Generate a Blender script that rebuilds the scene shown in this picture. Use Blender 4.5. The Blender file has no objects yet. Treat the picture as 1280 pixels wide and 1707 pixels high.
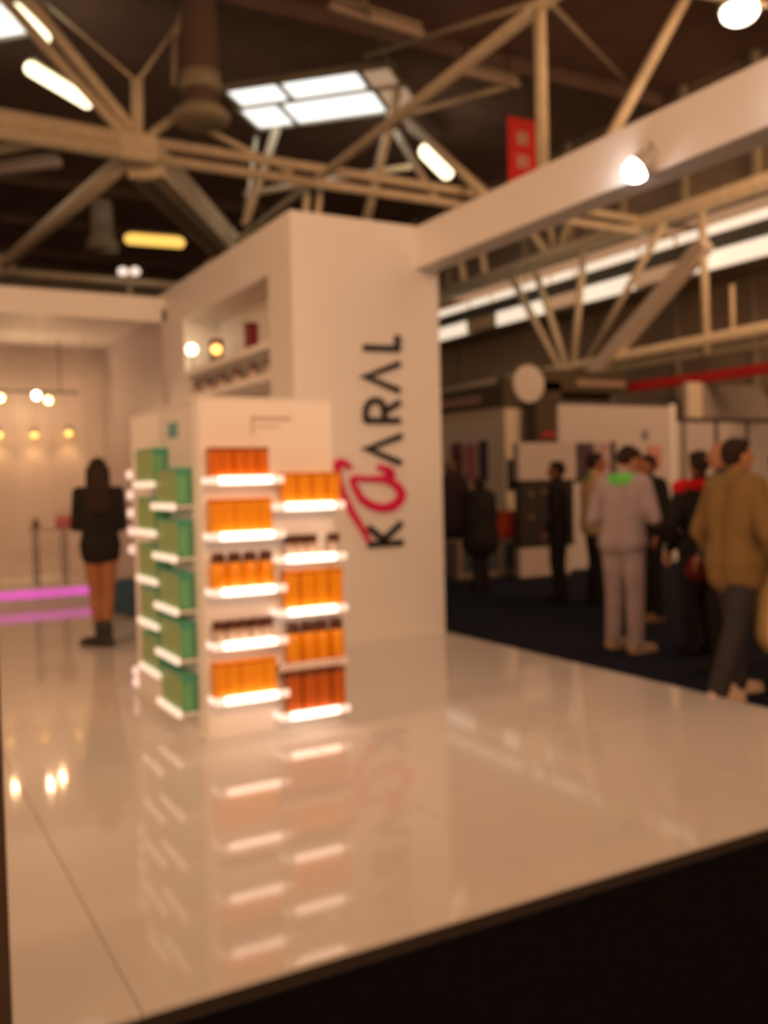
import bpy, bmesh, math, random
from mathutils import Vector, Matrix
random.seed(4)
S = bpy.context.scene
COL = S.collection
# ---------------------------------------------------------------- camera
cd = bpy.data.cameras.new('camera'); cam = bpy.data.objects.new('camera', cd); COL.objects.link(cam)
cd.sensor_fit = 'VERTICAL'; cd.sensor_height = 36.0; cd.lens = 32.64
cam.matrix_world = Matrix(((0.871667, 0.036477, -0.488738, 0), (-0.489552, 0.017746, -0.871794, 0),
                           (-0.023128, 0.999177, 0.033326, 1.45), (0, 0, 0, 1)))
cd.clip_start = .05; cd.clip_end = 200
cd.dof.use_dof = True; cd.dof.focus_distance = 0.55; cd.dof.aperture_fstop = 6.3
S.camera = cam
# ---------------------------------------------------------------- world, big lights, exposure
W = bpy.data.worlds.new('hall_air'); S.world = W; W.use_nodes = True
W.node_tree.nodes['Background'].inputs[0].default_value = (1.0, .52, .265, 1)
W.node_tree.nodes['Background'].inputs[1].default_value = .44
WARM = (1.0, .53, .27)


def area(name, loc, aim, size, sizey, power, color=WARM, spread=180):
    l = bpy.data.lights.new(name, 'AREA'); l.shape = 'RECTANGLE'; l.size = size; l.size_y = sizey
    l.energy = power; l.color = color; l.spread = math.radians(spread)
    o = bpy.data.objects.new(name, l); COL.objects.link(o); o.location = loc
    o.rotation_euler = (Vector(aim) - Vector(loc)).to_track_quat('-Z', 'Y').to_euler()
    return o


area('booth_front_fill', (1.2, -1.6, 4.6), (2.9, 7.5, 1.9), 4.5, 1.2, 120, spread=110)  # added unseen area light in place of the booth's many spots
area('booth_left_fill', (-3.2, 4.2, 4.0), (2.9, 7.6, 1.6), 1.0, 4.0, 85, spread=130)  # added unseen fill that brightens the faces turned left
area('hall_lamp_field', (11, 5, 9.4), (10.5, 8, 0), 9, 7, 300)
area('hall_side_fill', (12.5, 1.5, 8.6), (15.6, 19, 4.6), 5, 3, 270, spread=110)  # added unseen fill to lift the side truss and side bay
area('booth_top_lamps', (1.2, 6.5, 6.2), (1.4, 7.2, 0), 4.5, 4.5, 40)
vs = S.view_settings
vs.view_transform = 'Standard'; vs.look = 'None'; vs.exposure = 0.0; vs.gamma = 1.0; vs.use_curve_mapping = False
S.cycles.use_denoising = True
S.cycles.max_bounces = 8


# ---------------------------------------------------------------- materials
def lin(h):
    if isinstance(h, str):
        v = [int(h[i:i + 2], 16) / 255 for i in (0, 2, 4)]
        return tuple(c / 12.92 if c <= .04045 else ((c + .055) / 1.055) ** 2.4 for c in v)
    return h


MATS = {}


def mat(name, col, rough=.5, spec=.5, metal=0.0, emit=None, strength=0.0, var=.06, scale=6.0, bump=0.0, coat=0.0, trans=0.0):
    if name in MATS: return MATS[name]
    m = bpy.data.materials.new(name); m.use_nodes = True
    nt = m.node_tree; b = nt.nodes['Principled BSDF']; c = lin(col)
    tc = nt.nodes.new('ShaderNodeTexCoord'); no = nt.nodes.new('ShaderNodeTexNoise')
    no.inputs['Scale'].default_value = scale; no.inputs['Detail'].default_value = 4
    nt.links.new(tc.outputs['Object'], no.inputs['Vector'])
    ra = nt.nodes.new('ShaderNodeValToRGB')
    ra.color_ramp.elements[0].position = .3; ra.color_ramp.elements[1].position = .7
    ra.color_ramp.elements[0].color = (*[x * (1 - var) for x in c], 1)
    ra.color_ramp.elements[1].color = (*[min(1, x * (1 + var)) for x in c], 1)
    nt.links.new(no.outputs['Fac'], ra.inputs['Fac']); nt.links.new(ra.outputs['Color'], b.inputs['Base Color'])
    b.inputs['Roughness'].default_value = rough; b.inputs['Specular IOR Level'].default_value = spec
    b.inputs['Metallic'].default_value = metal
    if coat: b.inputs['Coat Weight'].default_value = coat; b.inputs['Coat Roughness'].default_value = .03
    if trans: b.inputs['Transmission Weight'].default_value = trans
    if emit is not None:
        b.inputs['Emission Color'].default_value = (*lin(emit), 1); b.inputs['Emission Strength'].default_value = strength
    if bump:
        bp = nt.nodes.new('ShaderNodeBump'); bp.inputs['Strength'].default_value = bump
        n2 = nt.nodes.new('ShaderNodeTexNoise'); n2.inputs['Scale'].default_value = scale * 40
        nt.links.new(tc.outputs['Object'], n2.inputs['Vector'])
        nt.links.new(n2.outputs['Fac'], bp.inputs['Height']); nt.links.new(bp.outputs['Normal'], b.inputs['Normal'])
    MATS[name] = m
    return m


WHITE = mat('white_laminate', (.80, .79, .78), .45, .4, var=.02, scale=1.5)
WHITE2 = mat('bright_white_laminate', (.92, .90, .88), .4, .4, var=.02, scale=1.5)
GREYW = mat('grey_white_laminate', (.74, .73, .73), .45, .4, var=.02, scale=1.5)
TILE = mat('glossy_white_tile', (.71, .69, .67), .062, .36, var=.03, scale=.8)
SLAB = mat('platform_core', (.05, .035, .03), .6)
CARPET = mat('dark_blue_carpet', (.017, .021, .036), .95, .05, var=.25, scale=30, bump=.3)
LED = mat('white_led_strip', (.9, .88, .9), .4, emit=(1, .68, .52), strength=4.0)
LEDSIDE = mat('soft_led_strip', (.9, .88, .85), .4, emit=(1, .80, .62), strength=.75)
LEDEND = mat('acrylic_strip_end', (.9, .86, .84), .25, emit=(1, .76, .62), strength=.75)
LEDPINK = mat('pink_lit_strip_end', (.9, .84, .84), .25, emit=(1, .70, .62), strength=.7)  # pink emission stands in for LED light reflected by the ends
UNLIT = mat('unlit_strip', (.85, .74, .72), .4)
ACRYL = mat('acrylic_shelf', (.82, .82, .80), .12, .5)
MAGENTA = mat('magenta_led', (.7, .2, .6), .5, emit=(.72, .09, .58), strength=.85)
BLACKL = mat('black_lettering', (.02, .02, .022), .4)
RED = mat('crimson_lettering', (.66, .006, .10), .35)
BEAM = mat('beige_roof_steel', (.86, .76, .56), .6, .3, var=.1)
BEAMD = mat('dull_roof_steel', (.40, .35, .26), .65, .3, var=.12)
ROOF = mat('dark_roof_sheet', (.26, .17, .145), .8, .2, var=.2, scale=.6)
ROOFR = mat('dark_roof_rib', (.17, .12, .10), .8, .2, var=.2, scale=.6)
HALLW = mat('hall_wall_panel', (.32, .28, .22), .8, .2, var=.12, scale=.4)
GLASSLIT = mat('daylit_pane', (.9, .95, 1), .4, emit=(1, 1, .96), strength=1.35)
GLASSDIM = mat('dim_pane', (.7, .6, .5), .4, emit=(.75, .48, .30), strength=.45)
CLEAR = mat('clerestory_pane', (.9, .92, .9), .4, emit=(1.0, .82, .62), strength=.9)
TUBEW = mat('lit_tube_white', (.9, .9, .8), .4, emit=(1, .86, .55), strength=3.0)
TUBEY = mat('lit_tube_yellow', (.9, .8, .4), .4, emit=(1, .58, .11), strength=1.25)
TUBED = mat('unlit_tube', (.50, .40, .33), .5)
DARKM = mat('dark_metal', (.05, .045, .04), .5, .4)
GREYM = mat('grey_metal', (.42, .39, .35), .5, .4)
BULB = mat('hot_bulb', (1, .95, .85), .3, emit=(1, .84, .55), strength=22)
BULBM = mat('warm_bulb', (1, .9, .6), .3, emit=(1, .74, .22), strength=7)
BULBY = mat('amber_bulb', (1, .8, .4), .3, emit=(1, .50, .10), strength=4)
SPOTL = mat('hot_spot_lens', (1, 1, 1), .3, emit=(1, .92, .85), strength=45)
POST = mat('dark_brown_post', (.10, .065, .045), .6)


# ---------------------------------------------------------------- mesh builder
def frame_of(d):
    d = d.normalized(); u = d.orthogonal().normalized(); return u, d.cross(u)


class MB:
    def __init__(s): s.v = []; s.f = []

    def add(s, v, f):
        n = len(s.v); s.v += [Vector(x) for x in v]; s.f += [tuple(i + n for i in q) for q in f]; return s

    def box(s, a, b, bev=0.0):
        x0, y0, z0 = [min(a[i], b[i]) for i in range(3)]; x1, y1, z1 = [max(a[i], b[i]) for i in range(3)]
        if not bev:
            return s.add([(x0, y0, z0), (x1, y0, z0), (x1, y1, z0), (x0, y1, z0), (x0, y0, z1), (x1, y0, z1), (x1, y1, z1), (x0, y1, z1)],
                         [(0, 3, 2, 1), (4, 5, 6, 7), (0, 1, 5, 4), (1, 2, 6, 5), (2, 3, 7, 6), (3, 0, 4, 7)])
        bm = bmesh.new(); bmesh.ops.create_cube(bm, size=1)
        for w in bm.verts: w.co = Vector(((x0 + x1) / 2 + w.co.x * (x1 - x0), (y0 + y1) / 2 + w.co.y * (y1 - y0), (z0 + z1) / 2 + w.co.z * (z1 - z0)))
        bmesh.ops.bevel(bm, geom=list(bm.edges), offset=bev, segments=2, affect='EDGES', profile=.5)
        bm.verts.index_update()
        s.add([w.co.copy() for w in bm.verts], [[w.index for w in f.verts] for f in bm.faces]); bm.free(); return s

    def obox(s, c, ax, ay, az):
        c = Vector(c); ax, ay, az = Vector(ax), Vector(ay), Vector(az)
        v = [c + ax * i + ay * j + az * k for k in (-1, 1) for (i, j) in ((-1, -1), (1, -1), (1, 1), (-1, 1))]
        return s.add(v, [(0, 3, 2, 1), (4, 5, 6, 7), (0, 1, 5, 4), (1, 2, 6, 5), (2, 3, 7, 6), (3, 0, 4, 7)])

    def bar(s, p, q, w, h):            # rectangular bar between two points
        p, q = Vector(p), Vector(q); d = (q - p); up = Vector((0, 0, 1))
        if abs(d.normalized().z) > .95: up = Vector((0, 1, 0))
        r = d.cross(up).normalized(); u = r.cross(d).normalized()
        return s.obox((p + q) / 2, r * w / 2, d / 2, u * h / 2)

    def tube(s, p, q, r1, r2=None, n=12):
        r2 = r1 if r2 is None else r2; p, q = Vector(p), Vector(q); u, w = frame_of(q - p)
        a = [math.tau * i / n for i in range(n)]
        v = [p + (u * math.cos(t) + w * math.sin(t)) * r1 for t in a] + [q + (u * math.cos(t) + w * math.sin(t)) * r2 for t in a]
        f = [(i, (i + 1) % n, n + (i + 1) % n, n + i) for i in range(n)] + [tuple(reversed(range(n))), tuple(range(n, 2 * n))]
        return s.add(v, f)

    def lathe(s, c, prof, n=12):       # profile of (radius, z) about a vertical axis
        c = Vector(c); k = len(prof)
        v = [c + Vector((r * math.cos(math.tau * i / n), r * math.sin(math.tau * i / n), z)) for r, z in prof for i in range(n)]
        f = [(j * n + i, j * n + (i + 1) % n, (j + 1) * n + (i + 1) % n, (j + 1) * n + i) for j in range(k - 1) for i in range(n)]
        f += [tuple(reversed(range(n))), tuple(range((k - 1) * n, k * n))]
        return s.add(v, f)

    def ell(s, c, r, n=16, m=10, rot=None):
        c = Vector(c); v = []; f = []
        for j in range(m + 1):
            t = math.pi * (.02 + .96 * j / m)
            for i in range(n):
                p = Vector((r[0] * math.sin(t) * math.cos(math.tau * i / n), r[1] * math.sin(t) * math.sin(math.tau * i / n), -r[2] * math.cos(t)))
                v.append(c + (rot @ p if rot else p))
        for j in range(m):
            for i in range(n): f.append((j * n + i, j * n + (i + 1) % n, (j + 1) * n + (i + 1) % n, (j + 1) * n + i))
        f += [tuple(reversed(range(n))), tuple(range(m * n, (m + 1) * n))]
        return s.add(v, f)

    def cap(s, p, q, r1, r2, n=14):    # tapered capsule
        p, q = Vector(p), Vector(q); d = (q - p)
        if d.length < 1e-5: d = Vector((0, 0, 1e-4))
        e = d.normalized(); u, w = frame_of(d); rings = []
        for k in range(5): t = -math.pi / 2 * (1 - k / 5) * .97; rings.append((p + e * (r1 * math.sin(t)), r1 * math.cos(t)))
        rings.append((p, r1)); rings.append((q, r2))
        for k in range(1, 6): t = math.pi / 2 * (k / 5) * .97; rings.append((q + e * (r2 * math.sin(t)), r2 * math.cos(t)))
        v = [c + (u * math.cos(math.tau * i / n) + w * math.sin(math.tau * i / n)) * r for c, r in rings for i in range(n)]
        k = len(rings)
        f = [(j * n + i, j * n + (i + 1) % n, (j + 1) * n + (i + 1) % n, (j + 1) * n + i) for j in range(k - 1) for i in range(n)]
        f += [tuple(reversed(range(n))), tuple(range((k - 1) * n, k * n))]
        return s.add(v, f)

    def ribbon(s, pts, w, y0, y1, closed=False):   # flat stroke in the x-z plane with thickness in y
        P = [Vector((a, 0, b)) for a, b in pts]; n = len(P)
        L = []; R = []
        for i, p in enumerate(P):
            if closed: a, b = P[i - 1], P[(i + 1) % n]
            else: a, b = P[max(i - 1, 0)], P[min(i + 1, n - 1)]
            d0 = (p - a).normalized() if (p - a).length > 1e-6 else (b - p).normalized()
            d1 = (b - p).normalized() if (b - p).length > 1e-6 else d0
            t = (d0 + d1)
            t = t.normalized() if t.length > .2 else d1
            nn = Vector((-t.z, 0, t.x)); k = min(1 / max(.35, nn.dot(Vector((-d1.z, 0, d1.x)))), 2.2)
            ww = w[i] if isinstance(w, (list, tuple)) else w
            L.append(p + nn * ww / 2 * k); R.append(p - nn * ww / 2 * k)
        v = []
        for i in range(n):
            for q in (L[i], R[i]):
                v.append((q.x, y0, q.z)); v.append((q.x, y1, q.z))
        f = []
        m = n if closed else n - 1
        for i in range(m):
            a = i * 4; b = ((i + 1) % n) * 4
            f += [(a, a + 2, b + 2, b), (a + 1, b + 1, b + 3, a + 3), (a, b, b + 1, a + 1), (a + 2, a + 3, b + 3, b + 2)]
        if not closed: f += [(0, 1, 3, 2), (n * 4 - 4, n * 4 - 2, n * 4 - 1, n * 4 - 3)]
        return s.add(v, f)

    def build(s, name, m, parent=None, smooth=False, origin=None):
        o0 = Vector(origin) if origin is not None else (root_loc(parent) if parent else Vector())
        me = bpy.data.meshes.new(name); me.from_pydata([v - o0 for v in s.v], [], s.f); me.update()
        bm = bmesh.new(); bm.from_mesh(me); bmesh.ops.recalc_face_normals(bm, faces=bm.faces); bm.to_mesh(me); bm.free()
        me.materials.append(m)
        if smooth: me.polygons.foreach_set('use_smooth', [True] * len(me.polygons))
        o = bpy.data.objects.new(name, me); COL.objects.link(o)
        if parent: o.parent = parent
        elif origin is not None: o.location = o0
        return o


def smooth_path(pts, w, closed=False, n=5):     # Catmull-Rom through the points, widths blended
    P = [tuple(p) for p in pts]; k = len(P); out = []; ow = []
    W_ = w if isinstance(w, (list, tuple)) else [w] * k
    for i in range(k if closed else k - 1):
        g = (lambda j: P[j % k]) if closed else (lambda j: P[min(max(j, 0), k - 1)])
        a, b, c, d = g(i - 1), g(i), g(i + 1), g(i + 2)
        for q in range(n):
            t = q / n
            out.append(tuple(.5 * (2 * b[m] + (c[m] - a[m]) * t + (2 * a[m] - 5 * b[m] + 4 * c[m] - d[m]) * t * t + (3 * b[m] - a[m] - 3 * c[m] + d[m]) * t ** 3) for m in (0, 1)))
            ow.append(W_[i] * (1 - t) + W_[(i + 1) % k] * t)
    if not closed: out.append(P[-1]); ow.append(W_[-1])
    return out, ow


def root_loc(o):
    while o.parent: o = o.parent
    return o.location


def tag(o, label=None, cat=None, group=None, kind=None):
    if label: o['label'] = label
    if cat: o['category'] = cat
    if group: o['group'] = group
    if kind: o['kind'] = kind
    return o


def thing(name, label, cat, loc=(0, 0, 0), rz=0, group=None, kind=None):
    o = bpy.data.objects.new(name, None); COL.objects.link(o); o.location = loc; o.rotation_euler = (0, 0, rz)
    o.empty_display_size = .1
    return tag(o, label, cat, group, kind)


def copy_tree(o, parent=None):
    c = o.copy(); COL.objects.link(c)
    if parent: c.parent = parent
    for ch in o.children: copy_tree(ch, c)
    return c


def mesh_copy(o, parent, loc=None):
    c = o.copy(); COL.objects.link(c); c.parent = parent
    if loc: c.location = loc
    return c


NTH = ['first', 'second', 'third', 'fourth', 'fifth', 'sixth', 'seventh']
# ================================================================ SETTING
fl = MB().box((-16, -8, -.16), (32, 40, -.06)).build('floor', CARPET)
tag(fl, 'dark blue carpet covering the hall floor around the white platform', kind='structure')
ai = MB().box((-10, -8, -.062), (4.9, 2.515, -.055)).build('floor_aisle', mat('black_aisle_carpet', (.006, .005, .0055), .95, .03, var=.3, scale=30, bump=.3))
tag(ai, 'black aisle carpet in front of the white platform edge', kind='structure')
plat = thing('floor_platform', 'raised glossy white tiled floor of the exhibition booth', None, (0, 2.53, -.06), kind='structure')
MB().box((-2.3, 2.534, -.06), (4.796, 14.6, -.016)).build('platform_core', SLAB, plat)
xs = [-2.3, -.86, .62, 2.10, 3.58, 4.80]; ys = [2.53 + 1.48 * i for i in range(9)]; ys[-1] = 14.6


def tile_bm(w, d):
    g = .0014; c = .002; h = .016
    b = MB(); b.add([(g, g, 0), (w - g, g, 0), (w - g, d - g, 0), (g, d - g, 0), (g, g, h - c), (w - g, g, h - c), (w - g, d - g, h - c), (g, d - g, h - c),
                     (g + c, g + c, h), (w - g - c, g + c, h), (w - g - c, d - g - c, h), (g + c, d - g - c, h)],
                    [(0, 3, 2, 1), (0, 1, 5, 4), (1, 2, 6, 5), (2, 3, 7, 6), (3, 0, 4, 7), (4, 5, 9, 8), (5, 6, 10, 9), (6, 7, 11, 10), (7, 4, 8, 11), (8, 9, 10, 11)])
    return b


protos = {}
for i in range(5):
    for j in range(8):
        w, d = round(xs[i + 1] - xs[i], 3), round(ys[j + 1] - ys[j], 3)
        if (w, d) not in protos:
            o = tile_bm(w, d).build('floor_tile', TILE, plat, origin=(0, 0, 0)); protos[(w, d)] = o
        else: o = mesh_copy(protos[(w, d)], plat)
        o.location = (xs[i], ys[j] - 2.53, .044)
# hall shell
ce = MB().box((-14, -6, 10.05), (19, 38, 10.3)).build('ceiling', ROOF)
tag(ce, 'dark brown sheet roof of the hall high above the trusses', kind='structure')
for yr in (-5, -1, 3, 7, 11, 15.4, 23.5, 27, 31, 35):
    MB().box((-14, yr, 9.75), (19, yr + .4, 10.05)).build('ceiling_rib', ROOFR, ce)
tag(MB().box((-14, 38, -.06), (32, 38.3, 10.2)).build('wall_back', HALLW), 'far brown end wall of the hall behind the booth', kind='structure')
tag(MB().box((26, -6, -.06), (26.3, 38, 5.2)).build('wall_right', HALLW), 'brown lower side wall of the hall beyond the neighbouring stands', kind='structure')

# pale upper wall of the side bay, below the clerestory band
sr = MB().box((17.0, 6, 3.2), (17.1, 38, 5.72)).build('wall_side', mat('pale_side_sheet', (.36, .29, .22), .8, .2, var=.3, scale=.35))
tag(sr, 'pale brown sheet wall of the side bay under the clerestory band', kind='structure')
for k in range(14):
    MB().box((16.92, 7 + 2.2 * k, 3.2), (17.0, 7.12 + 2.2 * k, 5.72)).build('sheet_rib', BEAMD, sr)
tag(MB().box((15.75, 6, 5.72), (17.1, 38, 5.80)).build('trim_1', BEAMD), 'narrow steel ledge under the clerestory panes', kind='structure')
win = thing('window_1', 'long clerestory band of pale panes above the side bay', None, (15.6, 8, 5.7), kind='structure')
yy = 9.0; k = 0
while yy < 27:
    ln = [2.2, .9, 2.6, 1.1][k % 4]
    MB().box((15.62, yy, 6.44), (15.66, yy + ln - .12, 6.62)).build('pane', CLEAR, win)
    if k % 2 == 0: MB().box((15.62, yy + .1, 5.72), (15.66, yy + ln - .3, 6.08)).build('pane', CLEAR, win)
    yy += ln; k += 1
MB().box((15.58, 8, 6.1), (15.7, 28, 6.4)).build('window_frame', mat('dark_window_rail', (.12, .13, .13), .6), win)

# ---------------------------------------------------------------- the booth tower with its niche
tw = thing('wall_tower', 'tall white booth tower with lit shelf niche in its left side', None, (3.296, 7.418, 0), kind='structure')
x0, x1, y0, y1, zt = 3.296, 4.80, 7.418, 11.20, 3.775
n0, n1, nz0, nz1 = 7.95, 10.5, .9, 3.36
MB().box((x0, y0, 0), (x1, y0 + .06, zt)).build('front_panel', WHITE, tw)
MB().box((x1 - .05, y0 + .06, 0), (x1, y1, zt)).build('side_panel', WHITE, tw)
MB().box((x0, y1 - .05, 0), (x1 - .05, y1, zt)).build('rear_panel', WHITE, tw)
s = MB().box((x0, y0 + .06, 0), (x0 + .05, n0, zt)).box((x0, n1, 0), (x0 + .05, y1 - .05, zt)).box((x0, n0, nz1), (x0 + .05, n1, zt)).box((x0, n0, 0), (x0 + .05, n1, nz0))
s.build('side_panel', WHITE, tw)
MB().box((x0, y0, zt), (x1, y1, zt + .03)).build('top_panel', WHITE, tw)
MB().box((x0 + .42, n0 - .05, nz0 - .05), (x0 + .46, n1 + .05, nz1 + .05)).box((x0 + .05, n0 - .04, nz0), (x0 + .42, n0, nz1)).box((x0 + .05, n1, nz0), (x0 + .42, n1 + .04, nz1)).build('niche_lining', WHITE, tw)
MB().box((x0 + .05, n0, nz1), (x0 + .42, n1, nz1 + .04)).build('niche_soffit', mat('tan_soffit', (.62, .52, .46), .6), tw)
for zz in (2.70, 2.41, 2.0, 1.5):
    MB().box((x0 + .005, n0, zz), (x0 + .42, n1, zz + .07), .006).build('niche_shelf', WHITE2, tw)

# lettering on the tower front
sg = thing('wall_lettering', 'vertical black shop lettering with a red brush letter on the white tower', 'sign', (4.15, 7.418, .85))
ya, yb = 7.418, 7.385
for nm, strokes in (('letter_k', [[(3.976, .878), (4.344, .879)], [(4.12, .90), (4.334, 1.06)], [(4.155, .904), (3.98, 1.035)]]),
                    ('letter_a', [[(4.355, 1.865), (3.992, 1.746), (4.341, 1.612)]]),
                    ('letter_r', [[(3.971, 2.0), (4.344, 2.004)], [(3.985, 2.0), (3.988, 2.105), (4.032, 2.168), (4.096, 2.184), (4.153, 2.158), (4.175, 2.084), (4.173, 2.002)], [(4.175, 2.084), (4.346, 2.175)]]),
                    ('letter_a', [[(4.351, 2.528), (3.989, 2.395), (4.344, 2.276)]]),
                    ('letter_l', [[(3.975, 2.654), (4.332, 2.662), (4.333, 2.784)]])):
    b = MB()
    for q in strokes:
        if len(q) > 4: b.ribbon(*smooth_path(q, .056), ya, yb)
        else: b.ribbon(q, .056, ya, yb)
    b.build(nm, BLACKL, sg)
b = MB(); b.ribbon(*smooth_path([(3.838, 1.476), (3.999, 1.472), (4.156, 1.466), (4.285, 1.404), (4.338, 1.31), (4.251, 1.222), (4.106, 1.208), (3.951, 1.268), (3.883, 1.352)], [.05, .05, .06, .075, .085, .085, .075, .07, .06], True), ya, yb, True)
b.ribbon(*smooth_path([(4.13, 1.457), (4.22, 1.494), (4.20, 1.544), (4.087, 1.584)], [.05, .09, .08, .03]), ya, yb - .004)
b.build('red_brush_letter', RED, sg)['label'] = 'crimson brush written letter a'
MB().ribbon(*smooth_path([(3.82, 1.569), (3.753, 1.618), (3.690, 1.615), (3.688, 1.503), (3.731, 1.356), (3.823, 1.168), (3.917, 1.028), (3.984, .901)],
            [.03, .06, .07, .055, .055, .055, .05, .035]), ya, yb - .008).build('brush_swoosh', RED, sg)['label'] = 'crimson brush swoosh'

# overhead beam from the tower towards the camera
bm_ = thing('overhead_beam', 'white boxed overhead beam running out from the tower top', 'beam', (4.67, 3.0, 3.41))
MB().box((4.547, -3.0, 3.41), (4.80, 7.418, 3.79), .006).build('beam_casing', WHITE, bm_)


def spot_fix(name, label, loc, d, lens, r=.07, power=0, group=None, rad=None):
    d = Vector(d).normalized(); L = Vector(loc)
    t = thing(name, label, 'lamp', loc, group=group)
    MB().tube(L - d * .16, L, r * .75, r * 1.05, 16).build('lamp_housing', GREYM, t)
    MB().ell(L + d * .012, (r, r, r * .9), 14, 8).build('lens', lens, t, True)
    MB().tube(L - d * .12, L - d * .12 + Vector((0, 0, .10)), .012).build('bracket', DARKM, t)
    if power:
        l = bpy.data.lights.new('spot_beam', 'SPOT'); l.energy = power; l.spot_size = math.radians(100); l.spot_blend = .7; l.color = (1, .62, .36); l.shadow_soft_size = .05
        o = bpy.data.objects.new('spot_beam', l); COL.objects.link(o); o.parent = t; o.location = d * .10
        o.rotation_euler = d.to_track_quat('-Z', 'Y').to_euler()
    return t


spot_fix('spotlight', 'dazzling white spotlight on the overhead beam', (4.47, 4.50, 3.44), (-.62, .35, -.55), SPOTL, .08, 22)
spot_fix('spotlight', 'spotlight on the beam end just beyond the picture edge', (4.47, 3.2, 3.50), (-.6, .45, -.5), SPOTL, .06, 22)

# header fascia, back room, string curtain
tag(MB().box((-3, 11.20, 3.44), (3.296, 11.36, 3.735), .005).build('wall_header', WHITE), 'white header fascia across the back of the booth', kind='structure')
tag(MB().box((-3, 14.5, 0), (3.35, 14.6, 3.6)).build('wall_rear', mat('back_room_wall', (.72, .64, .60), .5, var=.05, scale=1.2)), 'rosy white rear wall behind the string curtain', kind='structure')
tag(MB().box((3.25, 11.20, 0), (3.30, 14.5, 3.6)).build('wall_end', mat('mauve_side_wall', (.52, .47, .49), .5, var=.05)), 'mauve grey side wall of the room behind the curtain', kind='structure')
tag(MB().box((-3, 11.36, 3.55), (3.25, 14.5, 3.6)).build('ceiling_room', WHITE), 'low white ceiling of the room behind the curtain', kind='structure')
cu = MB(); x = -1.6
while x < 3.22:
    j = random.uniform(-.004, .004)
    cu.tube((x + j, 11.45 + random.uniform(-.015, .015), .02), (x + j, 11.45, 3.54), .003, n=4); x += random.choice((.018, .024, .030, .05))
cu = cu.build('string_curtain', mat('pale_string', (.60, .50, .46), .7))
tag(cu, 'pale string curtain hanging below the header at the back of the booth', kind='stuff')
pl_ = thing('plinth', 'low plinth edged with magenta light behind the string curtain', 'plinth', (.3, 12.2, 0))
MB().box((-2.9, 12.22, 0), (2.52, 14.48, .19)).build('plinth_body', WHITE, pl_)
MB().box((-2.9, 12.19, .10), (2.54, 12.22, .195)).build('light_strip', MAGENTA, pl_)['label'] = 'magenta light strip'
MB().box((-2.9, 12.20, .0), (2.54, 12.22, .09)).build('kick_panel', GREYW, pl_)

rail = thing('lamp_rail', 'thin dark lamp rail hanging across the back room', 'rail', (1.9, 13.8, 2.8))
MB().bar((.6, 13.8, 2.82), (2.75, 13.8, 2.82), .03, .035).build('rail_bar', DARKM, rail)
for xx in (.9, 2.5): MB().tube((xx, 13.8, 2.83), (xx, 13.8, 3.55), .008).build('hanger_rod', DARKM, rail)
for k, (xx, zz, mm, nm) in enumerate(((1.70, 2.72, BULBM, 'yellow bulb at the left picture edge'), (2.17, 2.76, BULB, 'white bulb, brighter and left of a touching pair'), (2.33, 2.70, BULBM, 'yellow bulb, right of a touching pair'))):
    t = thing('rail_bulb', nm + ' on the rail', 'lamp', (xx, 13.74, zz))
    MB().ell((xx, 13.74, zz), (.048, .048, .05)).build('bulb', mm, t, True)
    MB().tube((xx, 13.78, zz + .02), (xx, 13.8, 2.81), .022).build('bulb_holder', DARKM, t)
    l = bpy.data.lights.new('bulb_glow', 'POINT'); l.energy = 7; l.color = (1, .58, .3); l.shadow_soft_size = .03
    o = bpy.data.objects.new('bulb_glow', l); COL.objects.link(o); o.parent = t; o.location = (0, -.10, -.06)
for k, (xx, zz, nm) in enumerate(((1.74, 2.24, 'leftmost'), (2.23, 2.24, 'middle'), (2.72, 2.27, 'rightmost'))):
    t = thing('wall_washer', nm + ' of three amber wall lamps on the back room wall', 'lamp', (xx, 14.42, zz))
    MB().tube((xx, 14.42, zz + .02), (xx, 14.42, zz + .12), .055, .035).build('shade', GREYM, t)
    MB().ell((xx, 14.41, zz + .01), (.05, .05, .045)).build('bulb', BULBY, t, True)
    MB().bar((xx, 14.42, zz + .1), (xx, 14.5, zz + .1), .02, .02).build('arm', DARKM, t)
    l = bpy.data.lights.new('washer_beam', 'SPOT'); l.energy = 5; l.color = (1, .55, .22); l.spot_size = math.radians(110); l.spot_blend = .9; l.shadow_soft_size = .04
    o = bpy.data.objects.new('washer_beam', l); COL.objects.link(o); o.parent = t; o.location = (0, -.06, -.06)
# glass table with its things
tb = thing('side_table', 'spindly table with thin dark legs behind the curtain', 'table', (2.12, 12.75, .19))
MB().box((1.86, 12.6, .90), (2.40, 12.95, .925), .004).build('tabletop', mat('smoky_top', (.4, .33, .30), .2), tb)
lg = MB().tube((1.94, 12.62, .192), (1.94, 12.62, .90), .014).build('leg', DARKM, tb)
for dx, dy in ((.36, 0), (0, .3), (.36, .3)): mesh_copy(lg, tb, (dx, dy, 0))
t = thing('ornament', 'small dark round pot standing on the thin legged table', 'ornament', (1.94, 12.68, .925))
MB().lathe((1.94, 12.68, .925), [(.03, 0), (.06, .04), (.06, .08), (.03, .12)]).build('pot_body', mat('plum_glaze', (.12, .05, .05), .4), t, True)
MB().lathe((1.94, 12.68, 1.045), [(.034, 0), (.034, .015), (.01, .03)]).build('lid', DARKM, t, True)
t = thing('handbag', 'crimson bag on the thin legged table beside the woman', 'bag', (2.29, 12.72, .925))
MB().box((2.19, 12.66, .925), (2.39, 12.80, 1.09), .03).build('bag_body', mat('crimson_leather', (.55, .07, .10), .4), t, True)
for a in range(6):
    pass
b = MB(); pts = [(2.23 + .12 * i / 6, 12.73, 1.08 + .08 * math.sin(math.pi * i / 6)) for i in range(7)]
for i in range(6): b.tube(pts[i], pts[i + 1], .008, n=6)
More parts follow.
